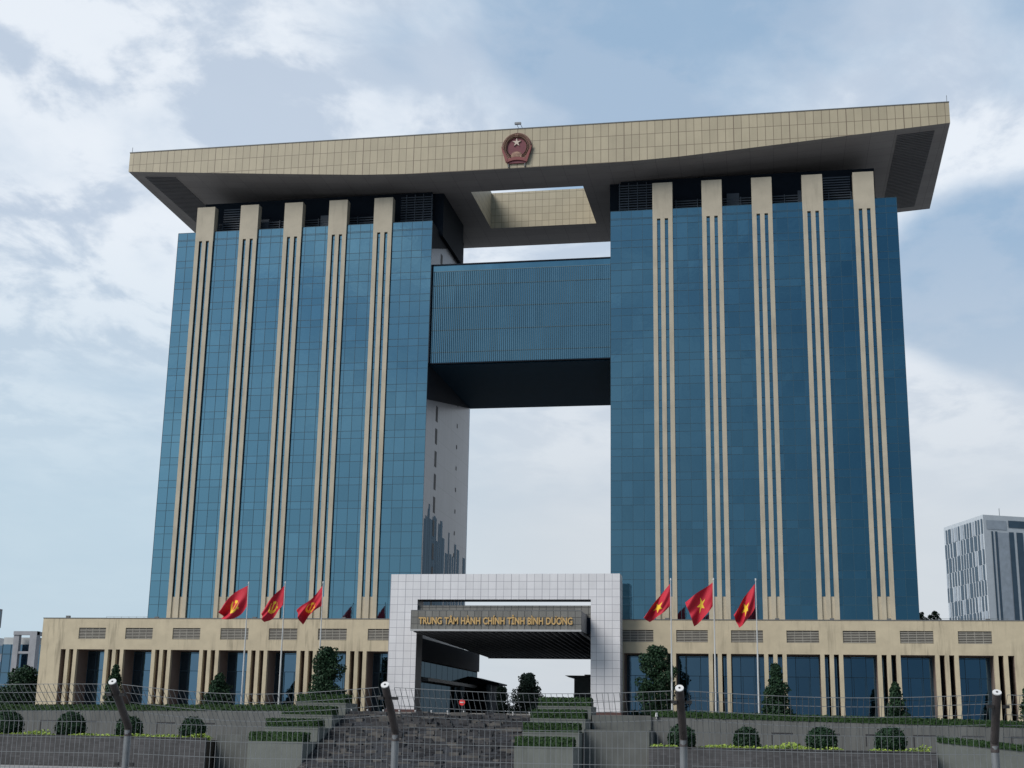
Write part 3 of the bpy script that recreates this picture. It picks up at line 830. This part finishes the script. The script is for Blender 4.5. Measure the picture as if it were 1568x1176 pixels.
def tree(name, label, x, y, z0, zt, rad, prof, mat, seed, n=7000, leaf=.30, clumps=85, trunk_r=.16, group=None, bare=.12):
    """prof(t) gives the crown radius (0..1) at height t of the crown"""
    rnd = random.Random(seed); H = zt-z0
    t = thing(name, label, 'tree', (x, y, z0), group)
    tb = MB(); tb.tube([(x, y, z0), (x+rad*.05, y, z0+H*.45), (x, y, zt-H*.12)], trunk_r, 8, r2=trunk_r*.25)
    for k in range(9):
        zz = z0+H*(bare+.08+.75*k/9); a = k*2.4; rr = rad*prof((zz-z0)/H)*.7
        tb.tube([(x, y, zz), (x+rr*.5*math.cos(a), y+rr*.5*math.sin(a), zz+.25), (x+rr*math.cos(a), y+rr*math.sin(a), zz+.5)], trunk_r*.4, 5, r2=.02)
    tb.build('trunk', bark, t)
    c = MB(); per = n//clumps
    for k in range(clumps):
        tt = bare+(1-bare)*((k+rnd.random())/clumps); R0 = rad*prof(tt)
        a = rnd.uniform(0, 6.28); d = R0*math.sqrt(rnd.random())*.78
        cr = max(.28, rad*.33*rnd.uniform(.75, 1.2))*min(1, .5+prof(tt))
        leaves(ellipsoid_pts((x+d*math.cos(a), y+d*math.sin(a), z0+H*tt-cr*.3), (cr, cr, cr*.75), per, rnd), leaf, rnd, c)
    c.build('crown', mat, t)
def oval(t): return math.sqrt(max(0, 1-((t-.52)/.52)**2))*.95
def cone(t): return max(.04, (1-t)**.8)*1.0
def tiers(t): return max(.10, (1-t)**.62)*(.72+.38*abs(math.sin(t*11)))
def roundtop(t): return math.sqrt(max(0.02, 1-((t-.42)/.60)**2))
tree('leafy_tree', 'dark leafy tree beside the portal, in front of the left podium', -27.1, -20, 4, 14.4, 3.5, lambda t: oval(t)*(1.25-.5*t), leafA, 1, 9500)
tree('conifer_tree', 'pointed dark conifer in front of the left end of the podium', -64.3, -20, 4, 11.3, 2.1, cone, leafA, 2, 6000)
tree('pine_tree', 'small layered dark pine in front of the podium beneath the leftmost flag', -45.7, -20, 4, 10.0, 3.3, lambda t: tiers(t)*(1 if t < .9 else .6), leafA, 3, 7000)
tree('leafy_tree', 'tall rounded dark tree right of the portal, by the right podium', 26.4, -17, 4, 15.1, 3.4, roundtop, leafA, 4, 11000)
tree('conifer_tree', 'broad conical tree right of the rightmost flagpole', 44.9, -20, 4, 12.3, 3.0, lambda t: cone(t)*.95+.1*math.sin(t*14), leafA, 5, 8500)
tree('conifer_tree', 'narrow dark conifer against the right podium piers', 62.6, -20, 4, 9.8, 2.2, cone, leafA, 6, 6000)
tree('conifer_tree', 'dark tree cut by the right edge of the picture', 81.8, -20, 4, 9.9, 2.0, lambda t: cone(t)+.05, leafA, 8, 3600)
tree('leafy_tree', 'low dark tree at the left edge beyond the podium corner', -102.5, 18, 4, 12.2, 5.0, roundtop, leafA, 9, 5200, .45)
tree('leafy_tree', 'low bushy tree at the left edge, in front of the glass annex', -94.5, 2, 4, 8.2, 4.6, roundtop, leafA, 10, 4200, .4)
tree('leafy_tree', 'round grey-green tree seen through the entrance passage', -11.2, 80, 4, 14.3, 4.3, lambda t: roundtop(t)*(1.15-.5*t), leafD, 11, 9000, .42)
tree('leafy_tree', 'smaller grey-green tree left of the round one in the passage', -18.3, 82, 4, 11.8, 3.1, roundtop, leafD, 12, 4200, .4)
tree('leafy_tree', 'small bush-like tree left of the right tower foot, on the podium roof', 70.2, 12, 19.8, 23.0, 1.2, roundtop, leafA, 13, 2400, .17, 24, .05)
tree('leafy_tree', 'round small tree in the roof garden, right of the right tower foot', 72.4, 12, 19.8, 23.2, 1.35, roundtop, leafA, 14, 2600, .17, 24, .05)

def hedge(label, pts, h, d, seed, mat=None, dens=34, leaf=.20, group='clipped hedges'):
    """clipped hedge along a line of points, pts give the line of its base"""
    rnd = random.Random(seed); mat = mat or leafB
    o = MB()
    for i in range(len(pts)-1):
        a, b = Vector(pts[i]), Vector(pts[i+1]); L = (b-a).length; n = max(1, int(L/.6))
        dv = (b-a)/n; side = Vector((-(b-a).y, (b-a).x, 0)).normalized()*d
        for k in range(n):
            p = a+dv*k; q = p+dv; hh = h-.06+rnd.uniform(-.04, .05)
            o.hexa([p, q, q+side, p+side, p+Vector((0, 0, hh)), q+Vector((0, 0, hh)), q+side+Vector((0, 0, hh)), p+side+Vector((0, 0, hh))])
        ft = int(L*h*dens); tp = int(L*d*dens*.7)
        P = []
        for _ in range(ft):
            s = rnd.random(); P.append((a+(b-a)*s+Vector((0, 0, rnd.uniform(.02, h)))-side.normalized()*rnd.uniform(0, .07), -side.normalized()))
        for _ in range(tp):
            s = rnd.random(); P.append((a+(b-a)*s+side*rnd.random()+Vector((0, 0, h+rnd.gauss(0, .045))), Vector((0, 0, 1))))
        for e, dr in ((a, -1), (b, 1)):
            for _ in range(int(d*h*dens)): P.append((e+side*rnd.random()+Vector((0, 0, rnd.uniform(0, h)))+(b-a).normalized()*dr*.03, (b-a).normalized()*dr))
        leaves(P, leaf, rnd, o)
    c = Vector(pts[0]); ob = o.build('hedge', mat, loc=tuple(c)); tag(ob, label, 'hedge', group)

# ------------------------------------------------------------ retaining walls, planters, stair
def wall(label, pts, z0, z1, mats, name='retaining_wall', mi=None, cap=None):
    x = sum(p[0] for p in pts)/len(pts); y = sum(p[1] for p in pts)/len(pts)
    b = MB(); b.prism(pts, z0, z1)
    o = b.build(name, mats, loc=(x, y, z0)); tag(o, label, 'wall'); return o
def terrace_edge(s):
    side = 'left' if s < 0 else 'right'
    xi, xo = (21.0, 96) if s < 0 else (28.5, 96)
    def zt(x): return 3.98-.0135*(x-21)
    b = MB(); N = 24
    for k in range(N):
        a, c = xi+(xo-xi)*k/N, xi+(xo-xi)*(k+1)/N
        za, zc = zt(a), zt(c)
        P = [(s*a, -54, -3.9), (s*c, -54, -3.9), (s*c, -53.2, -3.9), (s*a, -53.2, -3.9), (s*a, -54, za), (s*c, -54, zc), (s*c, -53.2, zc), (s*a, -53.2, za)]
        if s < 0: P = [P[1], P[0], P[3], P[2], P[5], P[4], P[7], P[6]]
        b.hexa(P)
    o = b.build('retaining_wall', wallpanel, loc=(0, 0, -3.9)); tag(o, 'long grey panelled retaining wall under the hedge, %s of the stairs' % side, 'wall')
    r = MB()
    for k in range(9):
        x = 33.5+k*5.9
        if s > 0 and k < 2: continue
        r.box(s*x-1.35, s*x+1.35, -54.03, -54.005, 1.95, 2.12); r.box(s*x-1.35, s*x-1.2, -54.02, -54.003, .6, 1.95)
    r.build('recess_lines', plain('recess_shadow_gap%d' % s, (.045, .045, .05), .8), o)
    pts = [(s*xi, -54.05, zt(xi)-.02), (s*xo, -54.05, zt(xo)-.02)]
    if s < 0: pts.reverse()
    hedge('long low hedge along the terrace edge, %s of the stairs' % side, pts, .78, 1.2, 30+s, mat=leafB, dens=30)
terrace_edge(-1); terrace_edge(1)

def planters(s):
    side = 'left' if s < 0 else 'right'
    nm = ['topmost', 'second from top', 'third from top', 'lowest']
    for k, (y, zt) in enumerate(((-54.0, 5.05), (-59.9, 3.38), (-65.6, 1.68), (-71.3, -.02))):
        x0, x1 = s*13.35, s*20.5; x0, x1 = min(x0, x1), max(x0, x1)
        b = MB(); b.box(x0, x1, y, y+5.6, -3.9, zt, 0); b.box(x0-.04, x1+.04, y-.04, y+5.5, zt-.16, zt+.02, 0)
        o = b.build('planter_box', plantpale, loc=((x0+x1)/2, y, -3.9)); tag(o, '%s pale planter of the stepped row %s of the stairs' % (nm[k], side), 'planter', 'stepped planters beside the stairs')
        hedge('%s clipped hedge in the stepped planters %s of the stairs' % (nm[k], side), [(x0+.1, y+.05, zt+.01), (x1-.1, y+.05, zt+.01)], 1.08, 3.0, 50+k+s*7, dens=44)
planters(-1); planters(1)

def low_planter(s):
    side = 'left' if s < 0 else 'right'
    x0, x1 = (-96, -29) if s < 0 else (29, 63.2)
    b = MB(); b.box(x0, x1, -64.4, -63.9, -3.9, .08); b.box(x0, x1, -64.5, -63.85, .08, .2)
    if s > 0: b.box(x1-.5, x1, -63.9, -54.1, -3.9, .08)
    o = b.build('planter_wall', wallcoarse, loc=((x0+x1)/2, -64, -3.9)); tag(o, 'dark stone planter wall with round bushes behind it, %s of the stairs' % side, 'wall')
    e = MB(); e.box(x0, x1-.52, -63.88, -54.1, -3.9, -.15)
    ob = e.build('planting_bed', plain('soil%d' % s, (.05, .04, .03), .9)); tag(ob, kind='structure')
    rnd = random.Random(77+s); g = MB(); P = []
    for _ in range(9000 if s < 0 else 4800):
        x = rnd.uniform(x0, x1-.5); y = rnd.uniform(-63.9, -60.5)
        hh = max(0, noise.noise(Vector((x*.25, y*.3, 3)))+.28)
        if hh <= .02: continue
        P.append((Vector((x, y, rnd.uniform(-.15, .12+hh*.95))), Vector((0, -.4, 1))))
    leaves(P, .26, rnd, g); tag(g.build('ground_cover', leafC), 'yellow-green low planting along the planter %s of the stairs' % side, 'plants', kind='stuff')
low_planter(-1); low_planter(1)

# walls between the stepped planters and the low planters
wall('plain grey wall block between the stairs planters and the left planter', [(-29, -60.5), (-20.7, -60.5), (-20.7, -54.1), (-29, -54.1)], -3.9, .6, wallgrey)
wall('plain grey wall block between the stairs planters and the right planter', [(20.7, -62.5), (28.9, -62.5), (28.9, -53.25), (20.7, -53.25)], -3.9, 2.1, wallgrey)
wall('upper grey parapet right of the stairs under the portal leg', [(20.7, -54.4), (28.45, -54.4), (28.45, -53.26), (20.7, -53.26)], 2.1, 3.95, wallgrey)
b = MB(); b.hexa([(63.6, -62.6, -3.9), (90, -62.6, -3.9), (90, -62, -3.9), (63.6, -62, -3.9), (63.6, -62.6, 1.3), (90, -62.6, -1.0), (90, -62, -1.0), (63.6, -62, 1.3)])
tag(b.build('ramp_wall', plantpale, loc=(63.6, -62, -3.9)), 'pale ramp wall sloping down to the right edge', 'wall')
hedge('sloping hedge on top of the pale ramp wall at the right', [(63.7, -62.7, 1.28), (90, -62.7, -1.02)], .72, 1.2, 99)

def dome_bush(label, x, zt, w, seed):
    rnd = random.Random(seed); z0 = -.05; y = -61.6
    t = thing('round_bush', label, 'bush', (x, y, z0), 'round clipped bushes in the low planters')
    c = MB(); h = (zt-z0)/2
    P = ellipsoid_pts((x, y, z0+h*.78), (w/2, w/2*.9, h*1.22), 3400, rnd, .86)
    P = [(p+Vector((0, 0, 0))+d*.16*noise.noise(p*1.3), d) for p, d in P if p.z > z0]
    leaves(P, .24, rnd, c)
    c.tube([(x, y, z0+.1), (x, y, z0+h), (x, y, z0+h*1.7)], w*.36, 9, r2=w*.16)
    c.build('foliage', leafA, t)
    k = MB(); k.tube([(x, y, z0-.1), (x, y, z0+h)], .09, 7); k.build('stem', bark, t)
for (l, x, zt, w) in (('round clipped bush at the left edge of the low planter', -59.0, 3.35, 4.3), ('largest dome bush below the conifer, second from the left', -49.7, 3.3, 4.1),
                      ('dome bush just right of the leftmost fence post', -41.2, 2.8, 3.7), ('dome bush fourth from the left, nearest the stairs', -32.1, 2.8, 3.5),
                      ('round bush partly behind the third fence post', 32.9, 2.95, 3.4), ('small dome bush second from the stairs on the right', 40.9, 2.75, 3.2),
                      ('dome bush with a small peak, third from the stairs on the right', 50.0, 2.95, 3.8), ('dome bush at the right end of the low planter', 58.2, 3.05, 3.8)):
    dome_bush(l, x, zt, w, int(abs(x)*10))

def cascade():
    """rough slate slabs stacked up the slope between the planters"""
    rnd = random.Random(5); b = MB()
    rows = 46
    for j in range(rows):
        t = j/(rows-1); y = -76+t*22.3; z = -4.3+t*8.1
        x = -13.2
        while x < 13.2:
            w = rnd.uniform(.5, 2.4); h = rnd.uniform(.16, .42); dy = rnd.uniform(-.6, .35); hz = rnd.uniform(-.16, .22)
            x1 = min(x+w, 13.25)
            if rnd.random() < .86:
                yy = y+dy; j1, j2 = rnd.uniform(-.12, .12), rnd.uniform(-.12, .12)
                b.hexa([(x, yy+j1, z+hz-.35), (x1, yy+j2, z+hz-.35), (x1, yy+1.1, z+hz-.35), (x, yy+1.1, z+hz-.35), (x+.03, yy+j1, z+hz+h-.2), (x1-.03, yy+j2, z+hz+h-.2+rnd.uniform(-.05, .05)), (x1, yy+1.1, z+hz+h-.2), (x, yy+1.1, z+hz+h-.2)], rnd.choice((0, 0, 1, 1, 2)))
            x = x1+rnd.uniform(.0, .06)
    b.hexa([(-13.3, -77, -4.6), (13.3, -77, -4.6), (13.3, -53.3, 3.6), (-13.3, -53.3, 3.6), (-13.3, -77, -4.5), (13.3, -77, -4.5), (13.3, -53.3, 3.75), (-13.3, -53.3, 3.75)], 0)
    s1 = plain('slate_dark', (.024, .025, .030), .8, var=.4, vscale=2); s2 = plain('slate_mid', (.055, .054, .058), .8, var=.4, vscale=2); s3 = plain('slate_pale', (.105, .098, .092), .8, var=.3, vscale=2)
    tag(b.build('slate_cascade', [s1, s2, s3]), 'dark rough slate slabs stacked up the slope between the planters', 'rocks', kind='stuff')
    # row of small lights along the top edge
    for k in range(12):
        x = -12.6+2.25*k
        if k in (8, 9): continue
        t = MB(); t.tube([(x, -53.6, 3.75), (x, -53.6, 4.12)], .05, 6); t.tube([(x, -53.6, 4.1), (x, -53.6, 4.28)], .10, 8)
        o = t.build('ground_lamp', white_m, loc=(x, -53.6, 3.75)); tag(o, 'small white ground lamp in the row along the top of the slate slope', 'lamp', 'ground lamps along the top of the slope')
cascade()

def no_entry():
    x, y = 2.67, -52.6
    t = thing('traffic_sign', 'red round no-entry sign on a thin post at the top of the slope', 'sign', (x, y, 4))
    b = MB(); b.tube([(x, y, 4), (x, y, 5.3)], .035, 6); b.build('post', galv, t)
    b = MB(); n = 24
    b.slab_y([(x+.42*math.cos(2*math.pi*k/n), 5.4+.42*math.sin(2*math.pi*k/n)) for k in range(n)], y-.07, y-.04); b.build('plate', plain('sign_red', (.75, .03, .03), .5), t)
    b = MB(); b.box(x-.28, x+.28, y-.085, y-.071, 5.33, 5.47); b.build('bar', white_m, t)
no_entry()
def camera_dome():
    t = thing('garden_lamp', 'small white globe lamp on the wall right of the portal', 'lamp', (29.2, -54.3, 3.6))
    b = MB(); b.tube([(29.2, -54.3, 3.6), (29.2, -54.3, 3.95)], .08, 7); b.build('stem', white_m, t)
    b = MB(); b.tube([(29.2, -54.3, 3.9), (29.2, -54.3, 4.0), (29.2, -54.3, 4.25), (29.2, -54.3, 4.4)], .2, 10, r2=.12); b.build('globe', white_m, t)
camera_dome()

# ------------------------------------------------------------ buildings beyond
def annex():
    t = thing('office_annex', 'dark glass annex in a pale square concrete frame, left of the podium', 'building', (-114, 40, 4))
    b = MB(); b.box(-122, -113.6, 42, 62, 3.9, 18.2); b.build('glass_block', glass_p, t)
    f = MB(); fr = plain('frame_grey', (.30, .31, .34), .6, stain=.3)
    f.box(-118.2, -116.9, 39.5, 40.5, 3.9, 20.9); f.box(-114.2, -112.6, 39.2, 40.8, 3.9, 20.9)
    f.box(-118.2, -112.6, 39.3, 40.4, 20.1, 20.9); f.box(-112.6, -95, 46, 47, 20.0, 20.8); f.box(-114.0, -112.7, 40.8, 47, 20.1, 20.85)
    for z in (16.1, 11.9): f.box(-116.9, -114.2, 39.6, 40.4, z, z+.5)
    f.build('frame', fr, t)
    m = MB()
    for x in range(-122, -113, 2): m.box(x-.05, x+.05, 41.9, 42, 3.9, 18.2)
    for z in (8, 12, 16): m.box(-122, -113.6, 41.9, 42.02, z, z+.2)
    m.build('mullions', mull, t)
    m = MB(); m.box(-121.9, -113.7, 42, 61, 18.2, 19.7); m.build('parapet', plain('annex_parapet', (.45, .47, .48), .6), t)
    t = thing('white_building', 'sliver of a white building with dark window bands at the left edge', 'building', (-150, 80, 4))
    b = MB(); b.box(-165, -144.2, 68, 80, 3.9, 21.8); b.build('walls', white_m, t)
    b = MB()
    for z in (6, 10, 14, 18): b.box(-164.5, -144.1, 67.9, 79.5, z, z+2.0)
    b.build('window_bands', glass_p, t)
    t = thing('tall_building', 'dark upper corner of a tall block cut by the left edge', 'building', (-172, 120, 4))
    b = MB(); b.box(-190, -175, 108, 118, 3.9, 27.2); b.box(-190, -169.2, 108, 120, 27.2, 32.4); b.build('walls', plain('block_grey', (.18, .2, .22), .6), t)
    b = MB(); b.box(-189, -169.1, 107.9, 119, 28.5, 31.6); b.build('window_bands', glass_p, t)
annex()
def far_tower():
    H = 68.6; c = Vector((109.9, 200, 0)); d1 = Vector((-8.46, 27.68, 0)).normalized(); L1 = 28.9
    d2 = Vector((13.37, 6.3, 0)).normalized(); L2 = 34
    t = thing('checkered_tower', 'white office tower with a chequered window pattern, beyond the right end of the podium', 'building', tuple(c+Vector((0, 0, 4))))
    n1 = Vector((-d1.y, d1.x, 0)); n1 = n1 if n1.dot(Vector((44, -240, 0))-c) > 0 else -n1
    n2 = Vector((-d2.y, d2.x, 0)); n2 = n2 if n2.dot(Vector((44, -240, 0))-c) > 0 else -n2
    def V(p, z): return (p.x, p.y, z)
    far = c+d1*L1+d2*L2
    b = MB(); b.prism([(c.x, c.y), ((c+d2*L2).x, (c+d2*L2).y), (far.x, far.y), ((c+d1*L1).x, (c+d1*L1).y)], 3.9, H)
    pale = plain('far_white', (.52, .57, .62), .6, var=.05); dk = plain('far_window', (.05, .085, .125), .4); mid = plain('far_mid', (.33, .38, .44), .5)
    b.build('walls', pale, t)
    def panel(mb, base, d, nrm, a, e, z0, z1, out=.12):
        p, q = base+d*a+nrm*out, base+d*e+nrm*out
        mb.quad(V(p, z0), V(q, z0), V(q, z1), V(p, z1)); 
    w = MB(); w2 = MB(); rnd = random.Random(4); z = H-1.2; row = 0
    while z > 8:
        a = .5+(row % 2)*.45
        while a < L1-.9:
            wd = rnd.choice((1.1, 1.2, 2.0))
            panel(w if rnd.random() < .8 else w2, c, d1, n1, a, min(a+wd, L1-.4), z-4.55, z); a += wd+rnd.choice((.7, .8, 1.0))
        z -= 4.7; row += 1
    w.build('windows', dk, t); w2.build('grey_panels', mid, t)
    g = MB(); 
    for a, e in ((2.5, 3.1), (3.8, 4.6), (8.7, 10.4), (11.3, 13.6), (14.3, 18.2), (19.4, 24), (25.2, 33.8)): panel(g, c, d2, n2, a, e, 8, H-5)
    panel(g, c, d2, n2, 8.7, 33, H-3.6, H-1.4)
    g.build('window_strips', dk, t)
    g = MB(); panel(g, c, d2, n2, 1, 8.0, H-4.4, H-1.6, .1); g.build('top_band', mid, t)
    g = MB(); panel(g, c, d2, n2, 4.7, 8.5, 8, H-5.3, .1); g.build('grey_band', mid, t)
    g = MB(); p = c+d2*8+d1*4; g.tube([V(p, H), V(p, H+3)], .1, 5); g.build('antenna', galv, t)
far_tower()
def guard_house():
    t = thing('gate_house', 'grey flat-roofed pavilion half hidden behind the right portal leg', 'building', (8, 46, 4))
    b = MB(); b.box(4.5, 13, 45, 52, 3.9, 12.4); b.build('walls', plain('pavilion_wall', (.20, .235, .23), .6), t)
    b = MB(); b.hexa([(3.6, 44.2, 12.4), (14, 44.2, 12.4), (14, 53, 12.4), (3.6, 53, 12.4), (2.7, 43.8, 12.8), (14, 43.8, 12.8), (14, 53, 12.8), (2.7, 53, 12.8)]); b.box(6.8, 14, 43.6, 53, 12.8, 13.0); b.build('roof', grey_side, t)
guard_house()

# ------------------------------------------------------------ mesh fence close to the viewer
FY = -228.0; FX0 = 38.28; FS = 2.503
fence = thing('mesh_fence', 'grey welded mesh fence with cranked steel posts in the foreground', 'fence', (FX0, FY, 0))
def fence_post(k, lean, top_x, label):
    x = FX0+FS*k
    b = MB(); b.tube([(x+.0, FY, -.05), (x, FY, 1.93)], .032, 16); t = b.build('fence_post', galv, fence, loc=(x, FY, 0)); t['label'] = label
    b = MB(); b.tube([(x, FY, 1.88), (x, FY, 1.96), (x+top_x, FY-lean, 2.345)], .034, 16, caps=True); b.build('cranked_arm', rusty, t, smooth=False)
    b = MB(); d = Vector((top_x, -lean, .385)).normalized(); p = Vector((x+top_x, FY-lean, 2.345))
    b.tube([p-d*.004, p+d*.006], .035, 16); b.tube([p+d*.006, p+d*.010], .009, 8, mi=1); b.build('end_cap', [white_m, black_m], t)
    for dx in (-.075, .045):
        b = MB(); b.box(x+top_x*.85+dx, x+top_x*.85+dx+.05, FY-lean*.82-.02, FY-lean*.82+.03, 2.225, 2.25); b.build('wire_clamp', black_m, t)
    for dx in (-.09, .055):
        b = MB(); b.box(x+dx, x+dx+.035, FY-.035, FY-.005, 1.62, 1.65); b.build('wire_clamp', black_m, t)
fence_post(0, .39, 0, 'cranked grey fence post, leftmost of the four')
fence_post(1, .40, 0, 'cranked grey fence post standing in front of the left portal leg')
fence_post(2, .44, 0, 'cranked grey fence post right of the portal, in front of a round bush')
fence_post(3, .30, 0, 'straightest-looking grey fence post, at the right edge')
def fence_panel(k, label, sag, drop):
    rnd = random.Random(k+40)
    x0, x1 = FX0+FS*k+.07, FX0+FS*(k+1)-.07
    b = MB(); r = .0024
    zs = [2.0-.137*i for i in range(14, -1, -1)]
    prof = [(0, z) for z in zs]+[(-.075, 2.085), (-.17, 2.165), (-.27, 2.245), (-.35, 2.315)]
    def P(x, yz, up):
        s = (x-x0)/(x1-x0); w = math.sin(math.pi*s)
        y, z = yz
        return (x, FY+y+(.03*w if up else .012*math.sin(6*s)), z+(-(sag+drop*s)*w*(1 if up else .25)) + (.012 if up else 0))
    nx = 49; xs = [x0+(x1-x0)*i/nx for i in range(nx+1)]
    for i, x in enumerate(xs):
        b.tube([P(x+rnd.gauss(0, .0012), q, q[0] < 0) for q in (prof[0], prof[7], prof[14])]+[P(x, q, True) for q in prof[15:]], r, 4, caps=False)
    for q in prof:
        b.tube([P(x0+(x1-x0)*i/14, q, q[0] < 0) for i in range(15)], r*1.35, 4, caps=False)
    o = b.build('fence_panel', wire_m, fence, loc=((x0+x1)/2, FY, 0)); o['label'] = label
for k, l, s, d in ((-1, 'mesh fence panel at the left edge, left of all posts', .03, -.03), (0, 'sagging mesh fence panel between the first and second post', .075, -.01),
                   (1, 'mesh fence panel in front of the portal and stairs', .03, .01), (2, 'mesh fence panel between the third and fourth post', .035, .005), (3, 'mesh fence panel at the right edge beyond the last post', .02, 0)):
    fence_panel(k, l, s, d)
